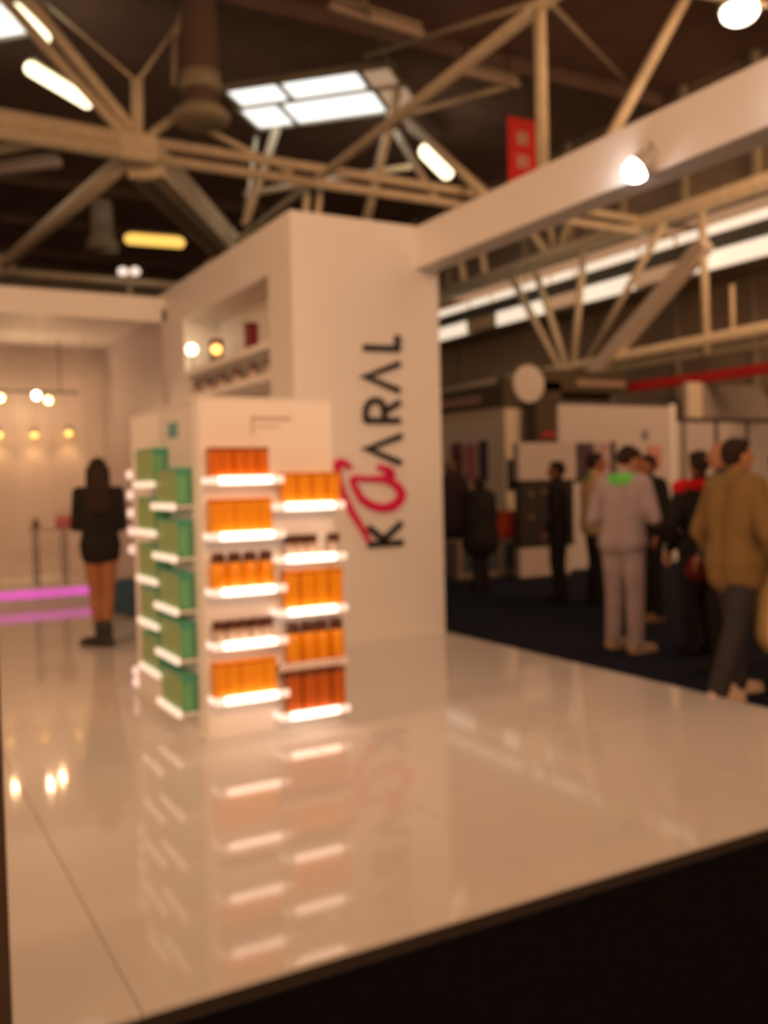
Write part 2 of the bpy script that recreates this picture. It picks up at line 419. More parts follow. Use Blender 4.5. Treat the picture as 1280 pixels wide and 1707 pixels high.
b.build('bag_handle', mat('crimson_leather', (.5, .1, .12)), t, True)
t = thing('pouf', 'dark teal upholstered cube on the platform behind the woman', 'pouf', (2.60, 10.6, 0), math.radians(28))
MB().box((-.19, -.19, .03), (.19, .19, .40), .03).build('pouf_cover', mat('teal_cloth', (.05, .11, .17), .8, .2, var=.15), t, True, origin=(0, 0, 0))
for sx in (-1, 1):
    for sy in (-1, 1): MB().tube((.14 * sx, .14 * sy, 0), (.14 * sx, .14 * sy, .04), .02).build('foot', DARKM, t, origin=(0, 0, 0))

# near post at the left picture edge
t = thing('stand_post', 'dark brown upright post close by at the left picture edge', 'post', (.13, 1.62, -.06))
MB().box((.08, 1.58, -.04), (.18, 1.66, 2.6), .004).build('post_shaft', POST, t)
MB().box((.05, 1.55, -.06), (.18, 1.69, -.04)).build('base_plate', DARKM, t)

# ================================================================ PRODUCT DISPLAY
DX0, DX1, DY0, DY1, DZ = 1.642, 2.455, 4.997, 6.50, 1.925
ds = thing('display_stand', 'white product stand with lit shelves of orange and green goods', 'stand', (2.05, 5.7, 0))
MB().box((DX0 + .03, DY0, 0), (DX1, DY0 + .03, DZ), .003).build('front_panel', WHITE2, ds)
MB().box((DX0, DY0, 0), (DX0 + .03, DY0 + .14, DZ), .004).build('corner_post', WHITE2, ds)
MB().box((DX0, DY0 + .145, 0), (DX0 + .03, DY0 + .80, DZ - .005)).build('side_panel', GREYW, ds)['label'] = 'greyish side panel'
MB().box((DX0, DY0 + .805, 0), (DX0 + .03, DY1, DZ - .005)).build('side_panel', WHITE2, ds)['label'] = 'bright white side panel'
MB().box((DX0 + .03, DY1 - .03, 0), (DX1, DY1, DZ)).build('rear_panel', WHITE, ds)
MB().box((DX1 - .03, DY0 + .03, 0), (DX1, DY1 - .03, DZ)).build('side_panel', WHITE, ds)
MB().box((DX0, DY0, DZ), (DX1, DY1, DZ + .02), .004).build('top_panel', WHITE, ds)
MB().box((DX0 - .02, DY0 - .02, 0), (DX1 + .02, DY1 + .02, .035)).build('plinth_base', WHITE, ds)
MB().box((DX0 - .004, 5.40, 1.74), (DX0, 5.60, 1.83)).build('side_logo', mat('teal_print', (.14, .38, .42), .5), ds)['label'] = 'small teal printed logo block'
LG = mat('tan_print', (.55, .46, .36), .5)
b = MB().box((1.955, DY0 - .003, 1.815), (2.19, DY0, 1.835)).box((1.945, DY0 - .003, 1.73), (1.958, DY0, 1.835)).box((1.97, DY0 - .003, 1.775), (2.12, DY0, 1.783))
b.build('front_logo', LG, ds)['label'] = 'faint tan printed logo lines'


def shelf_front(x0, x1, z, lit=True, cap=LEDEND):
    y = DY0 - .135
    s = MB().box((x0, y + .02, z - .008), (x1, DY0, z + .008)).build('shelf', ACRYL, ds)
    MB().box((x0 + .06, y, z - .021), (x1 - .075, y + .024, z + .021), .006).build('light_strip', LED if lit else UNLIT, s)
    for a, b_ in ((x0, x0 + .058), (x1 - .073, x1)):
        MB().box((a, y, z - .021), (b_, y + .024, z + .021), .007).build('strip_end', cap if lit else UNLIT, s)
    MB().box((x0, y + .024, z - .018), (x0 + .012, DY0, z + .014)).build('shelf_cheek', LEDEND if lit else UNLIT, s)
    return s


def shelf_side(y0, y1, z, m=LEDSIDE):
    x = DX0 - .125
    s = MB().box((x + .02, y0, z - .008), (DX0, y1, z + .008)).build('shelf', ACRYL, ds)
    MB().box((x, y0, z - .019), (x + .024, y1, z + .019), .006).build('light_strip', m, s)
    return s


def shelf_rear(x0, x1, z):
    y = DY1 + .135
    s = MB().box((x0, DY1, z - .008), (x1, y - .02, z + .008)).build('shelf', ACRYL, ds)
    MB().box((x0 + .05, y - .024, z - .021), (x1, y, z + .021), .006).build('light_strip', LEDSIDE, s)
    MB().box((x0 - .03, y - .07, z - .03), (x0 + .048, y, z + .03), .012).build('strip_end', LEDPINK, s)


LZ = [1.474, 1.165, .857, .56, .255]; RZ = [1.318, 1.017, .712, .40, .114]
for z in LZ: shelf_front(1.645, 2.085, z)
for k, z in enumerate(RZ): shelf_front(2.035, 2.47, z, lit=(k != 3))
SRZ = [1.462, 1.163, .866, .592, .300]; SFZ = [1.330, 1.033, .731, .45, .146]
for z in SRZ: shelf_side(5.56, 6.00, z)
for z in SFZ: shelf_side(5.15, 5.60, z)
for z in (1.535, 1.393, 1.264, 1.135, 1.006, .14, .02): shelf_rear(1.66, 2.07, max(z, .06))

# ---- goods
ORB = mat('orange_carton', (.93, .36, .006), .4, var=.05, scale=20)
ORD = mat('deep_orange_band', (.62, .17, .004), .45)  # darker orange for the band round the carton lids
AMB = mat('amber_bottle', (.72, .17, .004), .3, var=.06, scale=20)
AMBD = mat('dark_amber_carton', (.55, .12, .004), .4)
BRC = mat('brown_cap', (.10, .035, .02), .4)
TANJ = mat('cream_jar', (.62, .50, .40), .4)
GRF = mat('green_carton_front', (.30, .46, .19), .45, var=.06, scale=15)
GRS = mat('green_carton_side', (.075, .34, .19), .45, var=.06, scale=15)
TEALB = mat('teal_band', (.04, .34, .30), .45)
MAR = mat('maroon_carton', (.20, .02, .035), .4)
PUR = mat('plum_cap', (.16, .07, .10), .4)


def carton_proto(w, d, h, m, m2):
    t = thing('carton', None, 'carton'); g = MB().box((-w / 2, -d / 2, 0), (w / 2, d / 2, h), .005)
    g.build('carton_body', m, t)
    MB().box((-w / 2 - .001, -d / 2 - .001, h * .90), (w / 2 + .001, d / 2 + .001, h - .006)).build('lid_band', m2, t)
    MB().box((-w * .32, -d / 2 - .0015, h * .25), (w * .32, -d / 2, h * .72)).build('carton_label', m, t)
    return t


def bottle_proto(r, h, m, capm, capfrac=.22):
    t = thing('bottle', None, 'bottle'); hb = h * (1 - capfrac)
    MB().lathe((0, 0, 0), [(r * .92, 0), (r, .006), (r, hb * .90), (r * .8, hb * .97), (r * .5, hb)], 14).build('bottle_body', m, t, True)
    MB().lathe((0, 0, hb - .004), [(r * .80, 0), (r * .80, h - hb), (r * .7, h - hb + .006)], 14).build('cap', capm, t)
    return t


def jar_proto(r, h, m, capm):
    t = thing('jar', None, 'jar')
    MB().lathe((0, 0, 0), [(r * .9, 0), (r, .008), (r, h * .58), (r * .92, h * .62)], 14).build('jar_body', m, t, True)
    MB().lathe((0, 0, h * .61), [(r * 1.02, 0), (r * 1.02, h * .36), (r * .95, h * .39)], 14).build('lid', capm, t)
    return t


used = set()


def put(proto, loc, label, group):
    if proto.name in used: o = copy_tree(proto)
    else: o = proto; used.add(proto.name)
    o.location = loc; tag(o, label, None, group); return o


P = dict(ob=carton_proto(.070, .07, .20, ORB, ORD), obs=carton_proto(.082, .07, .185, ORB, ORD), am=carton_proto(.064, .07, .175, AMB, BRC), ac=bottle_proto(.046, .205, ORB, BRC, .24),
         jr=jar_proto(.036, .125, TANJ, BRC), da=carton_proto(.082, .07, .235, AMBD, BRC), lb=bottle_proto(.046, .235, ORB, BRC, .24), tb=carton_proto(.082, .07, .225, ORB, ORD))


def row(key, n, x0, x1, z, name, shelf, col, skip=()):
    xs_ = [x0 + (x1 - x0) * i / (n - 1) for i in range(n)]; k = 0
    for i, xx in enumerate(xs_):
        if i in skip: continue
        put(P[key], (xx + random.uniform(-.003, .003), 4.932, z + .0085), f'{name}, {NTH[k]} from left, {shelf} shelf, {col} front column', f'{name}s on {shelf} shelf, {col} front column'); k += 1


row('am', 5, 1.695, 1.975, LZ[0], 'amber carton', 'top', 'left')
row('ob', 5, 1.695, 1.985, LZ[1], 'orange carton', 'second', 'left')
row('ac', 4, 1.708, 1.985, LZ[2], 'orange brown capped bottle', 'third', 'left')
row('jr', 5, 1.70, 1.985, LZ[3], 'pale brown lidded jar', 'fourth', 'left')
row('ob', 5, 1.695, 1.985, LZ[4], 'orange carton', 'bottom', 'left')
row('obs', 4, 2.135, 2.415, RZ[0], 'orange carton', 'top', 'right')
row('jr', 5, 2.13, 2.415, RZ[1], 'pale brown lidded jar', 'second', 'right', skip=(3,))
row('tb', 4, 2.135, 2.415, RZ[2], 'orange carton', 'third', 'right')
row('lb', 4, 2.142, 2.42, RZ[3], 'orange brown capped bottle', 'fourth', 'right')
row('da', 4, 2.135, 2.415, RZ[4], 'dark amber carton', 'bottom', 'right')


def green_proto(h):
    t = thing('carton', None, 'carton')
    MB().box((-.045, -.049, 0), (.045, .049, h), .004).build('carton_body', GRS, t)
    MB().box((-.0465, -.046, .012), (-.045, .046, h - .012)).build('carton_label', GRF, t)['label'] = 'olive green front label'
    MB().box((-.036, -.0497, .02), (.012, -.049, h - .05)).build('side_print', mat('green_side_print', (.14, .44, .24), .45), t)
    MB().box((-.0462, -.0497, h - .03), (.0462, .0497, h - .006)).build('lid_band', TEALB, t)
    return t


gp = green_proto(.215)
for col, zs, y0_ in (('rear', SRZ, 5.66), ('front', SFZ, 5.203)):
    for si, z in enumerate(zs):
        for k in range(4):
            put(gp, (1.5895, y0_ + .101 * k, z + .0085), f'green carton, {NTH[k]} from camera, {["top", "second", "third", "fourth", "bottom"][si]} shelf, {col} side column', f'green cartons on {["top", "second", "third", "fourth", "bottom"][si]} shelf, {col} side column')

# niche goods
for nm, (yy_, h, w) in (('nearer', (8.66, .27, .09)), ('farther', (9.70, .25, .13))):
    t = thing('carton', f'{nm} of two tall maroon cartons on the upper tower niche shelf', 'carton', (3.40, yy_, 2.77), group='maroon cartons in the tower niche')
    MB().box((3.34, yy_ - w / 2, 2.77), (3.46, yy_ + w / 2, 2.77 + h), .006).build('carton_body', MAR, t)
    MB().box((3.338, yy_ - w * .3, 2.82), (3.34, yy_ + w * .3, 2.77 + h * .7)).build('carton_label', mat('wine_label', (.25, .03, .05), .4), t)
    MB().box((3.338, yy_ - w / 2 - .002, 2.77 + h - .04), (3.462, yy_ + w / 2 + .002, 2.77 + h - .01)).build('lid_band', mat('dark_wine', (.1, .01, .02)), t)
nb = bottle_proto(.045, .15, TANJ, PUR, .5)
for k, yy_ in enumerate((8.13, 8.55, 9.0, 9.45, 9.9, 10.3)):
    put(nb, (3.37, yy_, 2.48), f'small plum capped bottle, {NTH[k]} from camera on the lower niche shelf', 'plum capped bottles in the tower niche')
for nm, yy_, zz, mm, r_ in (('white', 10.27, 2.99, mat('niche_bulb_reflection', (1, .95, .85), .3, emit=(1, .86, .55), strength=6), .06), ('amber', 9.44, 2.88, BULBY, .05)):  # glowing balls on stems, added in place of reflected bulbs
    t = thing('bulb_reflection', f'small {nm} round glow added for a reflected bulb on the tower niche shelf', 'lamp', (3.31, yy_, 2.77))
    MB().ell((3.31, yy_, zz), (r_, r_, r_)).build('bulb', mm, t, True)
    MB().tube((3.33, yy_, 2.77), (3.32, yy_, zz - r_ * .8), .012).build('reflection_stem', GREYM, t)
    MB().tube((3.33, yy_, 2.77), (3.33, yy_, 2.785), .035).build('reflection_base', GREYM, t)
l = bpy.data.lights.new('niche_glow', 'POINT'); l.energy = .5; l.color = (1, .6, .3); l.shadow_soft_size = .06  # added point light for the glow beside the white ball
o = bpy.data.objects.new('niche_glow', l); COL.objects.link(o); o.location = (3.22, 10.27, 3.0)

# ================================================================ NEIGHBOURING STANDS
DIMW = mat('stand_wall_white', (.62, .58, .57), .6, .3, var=.03)
DIMW2 = mat('stand_wall_cream', (.80, .72, .58), .6, .3, var=.04)
BROWN = mat('brown_header', (.10, .08, .05), .7, .2)
wr = thing('partition_wall', 'large white stand wall with posters behind the chatting people', 'wall', (11.0, 11.7, -.06))
MB().box((9.785, 11.66, -.06), (12.23, 11.72, 2.63)).build('wall_panel', DIMW, wr)
MB().box((12.23, 11.62, -.06), (12.37, 11.76, 2.66), .005).build('end_post', WHITE2, wr)
MB().box((9.74, 11.64, 2.63), (12.4, 11.76, 2.68)).build('top_rail', mat('dark_mauve_rail', (.09, .075, .085), .5), wr)
for nm, a, b_, c in (('dark portrait poster', (10.10, 1.35), (10.52, 2.0), (.07, .045, .06)), ('pale portrait poster', (10.56, 1.40), (10.85, 2.0), (.50, .36, .38)), ('narrow dark poster', (10.88, 1.45), (11.0, 2.02), (.09, .06, .08)),
                     ('small grey round print', (11.60, 2.05), (11.75, 2.22), (.30, .24, .30)), ('pink and red poster', (11.70, 1.55), (12.05, 1.95), (.62, .30, .28))):
    MB().box((a[0], 11.645, a[1]), (b_[0], 11.66, b_[1])).build('poster', mat('print_' + nm.replace(' ', '_'), c, .5, var=.35, scale=5), wr)['label'] = nm
gw = thing('stand_partition', 'row of grey framed partition panels at the right picture edge', 'partition', (15.5, 13.1, -.06))
for xx in (13.2, 14.10, 15.03, 15.92, 16.8):
    MB().box((xx, 13.04, -.06), (xx + .85, 13.08, 2.49)).build('panel', DIMW, gw)
    MB().box((xx - .06, 13.0, -.06), (xx, 13.12, 2.52)).build('frame_post', mat('aluminium_post', (.13, .12, .11), .5), gw)
MB().box((13.1, 13.0, 2.49), (17.7, 13.12, 2.56)).build('top_rail', MATS['dark_mauve_rail'], gw)
bp = thing('banner_wall', 'pale back boarding rising behind the framed partition panels', 'wall', (17, 15, -.06))
MB().box((15.1, 13.5, -.06), (21, 13.56, 3.30)).build('wall_panel', mat('taupe_board', (.40, .35, .32), .6), bp)
MB().box((14.7, 13.48, -.06), (15.1, 13.60, 3.32)).build('end_post', DIMW2, bp)
# far stand: block with a corner, posters and a screen
fs = thing('far_stand', 'cream stand block with posters and screen left of the cabinet', 'stand', (13, 17.5, -.06))
MB().box((12.12, 16.2, -.06), (15.0, 16.3, 3.0)).build('front_wall', DIMW2, fs)
MB().box((12.12, 16.3, -.06), (12.22, 20.5, 3.0)).build('side_wall', DIMW2, fs)
MB().box((12.0, 16.08, 3.0), (15.0, 16.3, 3.62)).build('front_header', BROWN, fs)
MB().box((12.0, 16.3, 3.02), (12.22, 20.5, 3.5)).build('side_header', BROWN, fs)
MB().box((11.98, 16.9, 3.12), (12.0, 19.8, 3.3)).build('header_sign', mat('dusty_pink_sign', (.40, .24, .21), .5), fs)
for nm, ya_, yb_, za, zb, c in (('maroon poster', 17.85, 18.3, 1.5, 2.3, (.18, .07, .07)), ('pink poster', 17.28, 17.75, 1.4, 2.25, (.55, .24, .26)), ('dark violet poster', 16.85, 17.18, 1.4, 2.3, (.06, .045, .08))):
    MB().box((12.10, ya_, za), (12.12, yb_, zb)).build('poster', mat('print_' + nm.replace(' ', '_'), c, .5, var=.3, scale=6), fs)['label'] = nm
MB().box((12.15, 16.12, 1.2), (12.58, 16.2, 1.86), .008).build('screen', mat('black_screen', (.012, .012, .014), .25), fs)
# brown pillar and header over it
pi = thing('booth_pillar', 'dark brown pillar and header behind the cabinet', 'pillar', (12.9, 15.8, -.06))
MB().box((12.50, 15.6, -.06), (13.2, 16.0, 3.5), .01).build('pillar_shaft', BROWN, pi)
MB().box((12.5, 15.6, 3.3), (15.1, 16.0, 3.75)).build('header_beam', BROWN, pi)
MB().box((13.6, 15.56, 3.42), (15.0, 15.6, 3.56)).build('header_sign', mat('dusty_tan_sign', (.42, .30, .24), .5), pi)
MB().box((12.62, 15.57, 2.30), (13.05, 15.6, 2.42)).build('red_print', mat('red_sign_print', (.45, .04, .05), .5), pi)
dk = thing('round_sign', 'pale round hanging sign above the cabinet', 'sign', (9.46, 12.0, 2.97))
b = MB(); c = Vector((9.46, 12.0, 2.97)); d = Vector((-.05, -1, 0)).normalized(); b.tube(c - d * .02, c + d * .02, .30, n=28)
b.build('disc', mat('pale_disc', (.64, .60, .58), .6), dk)
MB().tube((9.46, 12.0, 3.25), (9.46, 12.0, 10.05), .006, n=6).build('hanging_wire', DARKM, dk)
cb = thing('display_cabinet', 'black fronted cabinet with pale sign board and pale base', 'cabinet', (9.15, 11.3, -.06))
MB().box((8.62, 11.20, -.06), (9.60, 11.34, .377), .006).build('base', mat('pale_base', (.58, .50, .48), .5), cb)
MB().box((8.64, 11.22, .377), (9.70, 11.34, 1.41), .006).build('cabinet_body', mat('black_cabinet', (.025, .02, .018), .45), cb)
MB().box((8.62, 11.20, 1.41), (9.74, 11.34, 1.98), .006).build('sign_board', mat('pale_board', (.56, .50, .49), .6), cb)
for (xx, zz) in ((8.85, 1.2), (9.1, 1.22), (8.85, .85)):
    MB().tube((xx, 11.22, zz), (xx, 11.205, zz), .05).build('medallion', mat('bronze_spot', (.16, .10, .06), .4), cb)
ob = thing('low_bench', 'low pale bench with dark inset panels left of the cabinet', 'bench', (8.4, 11.9, -.06))
MB().box((7.75, 11.6, -.06), (9.0, 11.95, .52), .01).build('bench_body', mat('drab_bench', (.24, .20, .16), .6), ob)
for xx in (7.86, 8.24, 8.62): MB().box((xx, 11.585, .05), (xx + .26, 11.6, .42)).build('inset_panel', mat('slate_panel', (.05, .07, .08), .5), ob)
t = thing('tote_bag', 'orange red bag standing on the low bench', 'bag', (8.80, 11.75, .52))
MB().box((8.64, 11.66, .52), (8.95, 11.86, .94), .04).build('bag_body', mat('orange_red_cloth', (.62, .07, .02), .7), t, True)
b = MB(); pts = [(8.70 + .2 * i / 6, 11.76, .90 + .12 * math.sin(math.pi * i / 6)) for i in range(7)]
for i in range(6): b.tube(pts[i], pts[i + 1], .012, n=6)
b.build('bag_handle', mat('orange_red_cloth', (.62, .07, .02)), t, True)

# ================================================================ ROOF STEEL
def truss(name, label, base, members, m=BEAM, cat='truss'):
    t = thing(name, label, cat, base)
    for nm, p, q, r in members: MB().tube(p, q, r, n=10).build(nm, m, t, True)
    return t


t = truss('roof_truss', 'double chord truss crossing the whole picture below the skylight', (4.09, 15.33, 7.0), [
    ('chord', (4.0, 15.35, 7.13), (19, 15.35, 7.13), .085), ('chord', (4.0, 15.35, 6.86), (19, 15.35, 6.86), .085),
    ('chord', (-6, 15.3, 7.30), (4.2, 15.3, 7.08), .13), ('chord', (-6, 15.3, 6.98), (4.2, 15.3, 6.86), .12),
    ('brace', (-2, 20.5, 6.9), (2.9, 15.5, 6.98), .08),
    ('web', (4.09, 15.33, 7.0), (1.87, 15.95, 9.6), .085), ('web', (4.2, 15.31, 7.1), (1.95, 15.5, 9.75), .085),
    ('post', (4.12, 15.30, 7.0), (4.12, 15.2, 8.05), .10),
    ('stay', (4.12, 15.2, 8.0), (5.36, 15.88, 9.9), .03), ('stay', (4.12, 15.2, 8.0), (2.9, 16.9, 9.9), .025),
    ('stay', (4.2, 15.3, 7.1), (5.2, 15.6, 8.0), .07), ('stay', (5.05, 15.6, 7.7), (6.9, 15.4, 7.0), .05),
    ('hanger', (7.44, 15.9, 7.0), (7.10, 15.3, 6.25), .06), ('hanger', (7.70, 15.9, 7.0), (7.34, 15.3, 6.25), .06)])
MB().box((3.75, 15.12, 6.72), (4.45, 15.55, 7.2), .10).build('gusset_plate', BEAM, t)
t = thing('roof_strut', 'thick boxed roof strut slanting from the big truss node', 'strut', (4.42, 15.6, 6.9))
MB().bar((4.3, 15.5, 6.85), (8.5, 22.1, 6.95), .60, .52).build('box_strut', BEAM, t)
MB().bar((4.3, 15.5, 6.56), (8.5, 22.1, 6.66), .26, .06).build('bottom_flange', BEAMD, t)
truss('roof_tube', 'long round roof tube running to the far left from the truss node', (4.07, 15.6, 6.95), [('tube', (4.07, 15.5, 6.92), (3.1, 25.0, 6.9), .16), ('tie', (3.1, 25, 6.9), (9, 25, 6.9), .10), ('end_collar', (3.2, 24.1, 6.9), (3.1, 25.1, 6.9), .24)])
truss('roof_truss', 'long straight roof tube rising towards the top right', (7.4, 14, 7.0), [
    ('chord', (7.8, 22.8, 7.0), (7.02, 5.5, 7.0), .085), ('hanger', (7.16, 8.75, 7.0), (7.11, 8.67, 5.0), .075),
    ('web', (8.28, 19.22, 9.3), (7.34, 18.9, 7.0), .09), ('web', (7.34, 18.9, 7.0), (8.6, 21.2, 9.9), .05)])
truss('roof_truss', 'group of roof struts meeting right of the skylight', (10.5, 17.6, 9.3), [
    ('web', (10.43, 17.57, 9.9), (9.54, 17.55, 6.9), .10), ('web', (10.54, 17.59, 9.4), (10.58, 14.69, 6.9), .09), ('web', (10.67, 18.07, 9.2), (9.95, 15.4, 6.9), .08),
    ('web', (10.9, 17.9, 9.3), (11.6, 15.35, 7.0), .06), ('tie', (8.0, 20.6, 8.2), (11.65, 19.03, 8.9), .07), ('web', (10.43, 17.4, 9.3), (12.6, 16.0, 9.9), .06)])
truss('roof_brace', 'slanting roof brace above the overhead beam', (10.4, 10.9, 7.0), [('brace', (12.5, 11.2, 9.75), (10.2, 10.85, 6.6), .095)])
truss('roof_stay', 'thin dark roof stays fanning out near the top', (10.3, 12.5, 9.4), [('stay', (10.2, 12.3, 9.4), (13.7, 14.1, 9.4), .045), ('stay', (10.2, 12.3, 9.4), (8.5, 15.5, 9.4), .045), ('stay', (6.2, 12.2, 9.5), (9.0, 15.5, 9.5), .045)], BEAMD)
# side truss of the hall
st = truss('side_truss', 'long side truss with round chord right of the tower', (15.3, 16, 4.0), [
    ('chord', (15.3, 8, 7.03), (15.3, 30, 6.97), .17), ('chord', (15.3, 8, 4.30), (15.3, 30, 3.95), .12),
    ('web', (15.3, 20.12, 6.9), (15.3, 18.1, 4.15), .09), ('web', (15.3, 19.11, 6.9), (15.3, 17.86, 4.15), .09), ('web', (15.3, 17.18, 6.9), (15.3, 17.64, 4.15), .09), ('web', (15.3, 14.6, 6.9), (15.3, 17.2, 4.15), .08),
    ('web', (15.3, 19.9, 8.6), (15.3, 18.45, 7.0), .11), ('web', (15.3, 18.62, 8.7), (15.3, 18.25, 7.0), .09), ('web', (15.3, 17.0, 8.9), (15.3, 18.14, 7.0), .10), ('web', (15.3, 21.5, 8.4), (15.3, 21.2, 7.0), .10), ('web', (15.3, 22.6, 8.4), (15.3, 22.2, 7.0), .10),
    ('post', (15.3, 13.6, 6.9), (15.3, 13.5, 3.9), .085), ('post', (15.3, 12.86, 5.2), (15.3, 12.85, 4.1), .05)])
MB().bar((15.2, 13.4, 6.15), (15.2, 16.9, 3.8), .30, .30).build('box_strut', mat('pale_strut', (.85, .74, .62), .6), st)
MB().box((15.25, 8, 3.86), (15.35, 30, 4.0)).build('lower_flange', BEAMD, st)
pu = thing('roof_purlins', 'brown roof slope with purlins above the side truss', 'roof', (15.6, 18, 8.0))
MB().obox((16.2, 19, 8.55), (.05, 0, 1.5), (0, 11.5, 0), (.02, 0, -.0007)).build('slope_sheet', mat('brown_slope', (.30, .24, .18), .7, var=.2), pu)
for k in range(12): MB().box((16.0, 9 + 1.9 * k, 7.1), (16.14, 9.14 + 1.9 * k, 10.0)).build('purlin', BEAMD, pu)
t = thing('red_gantry', 'red horizontal gantry bar above the right hand stands', 'beam', (15.3, 13, 3.4))
MB().box((15.22, 9.5, 3.34), (15.40, 15.9, 3.55), .01).build('gantry_bar', mat('red_paint', (.62, .02, .02), .5), t)
for yy_ in (10.0, 13.9):
    MB().box((15.25, yy_, -.06), (15.37, yy_ + .12, 3.34)).build('gantry_post', mat('dark_red_paint', (.25, .03, .04), .5), t)

# skylights
def rect3(o, u, v, z, a0, a1, b0, b1): return [Vector((o[0] + u[0] * a + v[0] * b, o[1] + u[1] * a + v[1] * b, z)) for a, b in ((a0, b0), (a1, b0), (a1, b1), (a0, b1))]


def slab(b, pts, h): b.add(pts + [p + Vector((0, 0, h)) for p in pts], [(0, 3, 2, 1), (4, 5, 6, 7), (0, 1, 5, 4), (1, 2, 6, 5), (2, 3, 7, 6), (3, 0, 4, 7)]); return b


def skylight(name, label, o, u, v, cuts_a, cuts_b, dims):
    t = thing(name, label, None, (o[0], o[1], 9.95), kind='structure'); g = .05
    for bi in range(len(cuts_b) - 1):
        ca = cuts_a[bi]
        for ai in range(len(ca) - 1):
            p = rect3(o, u, v, 9.97, ca[ai] + g, ca[ai + 1] - g, cuts_b[bi] + g, cuts_b[bi + 1] - g)
            slab(MB(), p, .02).build('pane', GLASSDIM if (bi, ai) in dims else GLASSLIT, t)
    A = max(c[-1] for c in cuts_a)
    fr = MB()
    for bb in cuts_b: slab(fr, rect3(o, u, v, 9.90, -.06, A + .06, bb - g, bb + g), .13)
    for bi, ca in enumerate(cuts_a):
        for aa in ca: slab(fr, rect3(o, u, v, 9.90, aa - g, aa + g, cuts_b[bi], cuts_b[bi + 1]), .13)
    fr.build('window_frame', BEAMD, t)
    return t


u_ = (.7071, -.7071); v_ = (.7071, .7071)
skylight('window_2', 'bright skylight of four large panes right of the duct', (7.06, 19.28), u_, v_, [[0, 1.25, 3.05, 3.75], [-.15, .85, 3.1, 3.85]], [0, 1.02, 2.35], {(0, 2), (1, 2)})
skylight('window_3', 'bright skylight cut by the top left picture corner', (.9, 17.2), u_, v_, [[-1.2, 1.0], [-1.2, 1.05]], [0, 1.2, 2.45], set())

# roof lamps
def tube_lamp(label, p, q, m, r=.10):
    p, q = Vector(p), Vector(q)
    t = thing('tube_lamp', label, 'lamp', (p + q) / 2)
    MB().cap(p, q, r, r).build('lamp_tube', m, t, True)
    MB().bar(p + Vector((0, 0, r + .03)), q + Vector((0, 0, r + .03)), r * 1.6, .06).build('lamp_body', BEAMD, t)
    for f in (.15, .85):
        c = p.lerp(q, f); MB().tube(c + Vector((0, 0, r)), (c.x, c.y, 10.05), .012, n=6).build('hanging_rod', DARKM, t)
    return t


tube_lamp('white lit tube lamp near the upper left corner', (2.92, 17.80, 9.0), (4.10, 18.85, 9.0), TUBEW, .12)
tube_lamp('short pale tube lamp over the corner skylight', (2.47, 16.39, 9.3), (3.03, 17.12, 9.3), TUBEW, .12)
tube_lamp('yellow tube lamp low on the left above the fascia', (6.4, 24.82, 8.0), (7.7, 24.66, 8.0), TUBEY, .14)
tube_lamp('short bright tube lamp above the beam root', (11.6, 18.3, 9.0), (12.8, 19.3, 9.0), TUBEW, .17)
tube_lamp('unlit tube lamp at the left picture edge', (2.6, 22.5, 8.5), (3.93, 21.15, 8.5), TUBED, .12)
tube_lamp('unlit reddish tube lamp at the top middle', (7.24, 14.27, 9.5), (9.05, 14.42, 9.5), TUBED, .09)
tube_lamp('unlit tube lamp behind the vertical hanger', (10.46, 15.35, 9.5), (11.95, 15.38, 9.5), TUBED, .09)
t = thing('twin_lamp', 'small pair of round white lamps on a pole above the fascia', 'lamp', (6.2, 24.2, -.06))
for dx in (-.14, .14): MB().ell((6.2 + dx, 24.22 - dx * .5, 7.0), (.13, .13, .12)).build('bulb', mat('cool_bulb', (1, .95, .9), .3, emit=(1, .80, .66), strength=1.1 if dx < 0 else 1.7), t, True)
MB().tube((6.2, 24.2, -.06), (6.2, 24.2, 6.95), .06).build('pole', BEAM, t)
MB().bar((6.0, 24.3, 6.9), (6.4, 24.1, 6.9), .05, .05).build('crossbar', BEAM, t)
t = thing('floodlight', 'dazzling floodlight at the top right picture corner', 'lamp', (11.2, 9.1, 8.0))
MB().ell((11.12, 9.16, 8.0), (.26, .26, .17)).build('lens', mat('flood_lens', (1, 1, .9), .3, emit=(1, .86, .66), strength=6), t, True)
MB().lathe((11.12, 9.16, 8.05), [(.30, 0), (.22, .2), (.08, .3)], 18).build('shade', BEAM, t, True)
MB().tube((11.12, 9.16, 8.3), (11.12, 9.16, 10.05), .03).build('hanging_rod', DARKM, t)
MB().bar((10.2, 9.45, 8.2), (11.5, 9.0, 8.1), .06, .05).build('side_arm', BEAM, t)
t = thing('ventilation_duct', 'large vertical ventilation duct with flared mouth beside the skylight', 'duct', (5.04, 14.77, 7.4))
MB().lathe((5.04, 14.77, 7.55), [(.30, 0), (.30, 1.3), (.27, 2.45)], 20).build('duct_pipe', ROOFR, t, True)
MB().lathe((5.04, 14.77, 7.35), [(.42, 0), (.46, .06), (.46, .14), (.30, .28)], 22).build('flared_mouth', BEAMD, t, True)
MB().lathe((5.04, 14.77, 7.85), [(.33, 0), (.33, .28)], 20).build('duct_collar', BEAMD, t, True)
MB().tube((4.62, 14.85, 7.9), (4.66, 14.85, 8.7), .045).tube((4.66, 14.85, 8.7), (4.95, 14.9, 9.4), .07).build('side_pipe', BEAMD, t, True)
t = thing('high_bay_lamp', 'unlit bell shaped hanging hall lamp on the left', 'lamp', (5.5, 24, 7.45))
MB().lathe((5.5, 24.0, 7.44), [(.42, 0), (.40, .1), (.30, .35), (.24, .5)], 20).build('bell_shade', BEAMD, t, True)
MB().lathe((5.5, 24.0, 7.9), [(.27, 0), (.27, .75)], 18).build('lamp_body', GREYM, t, True)
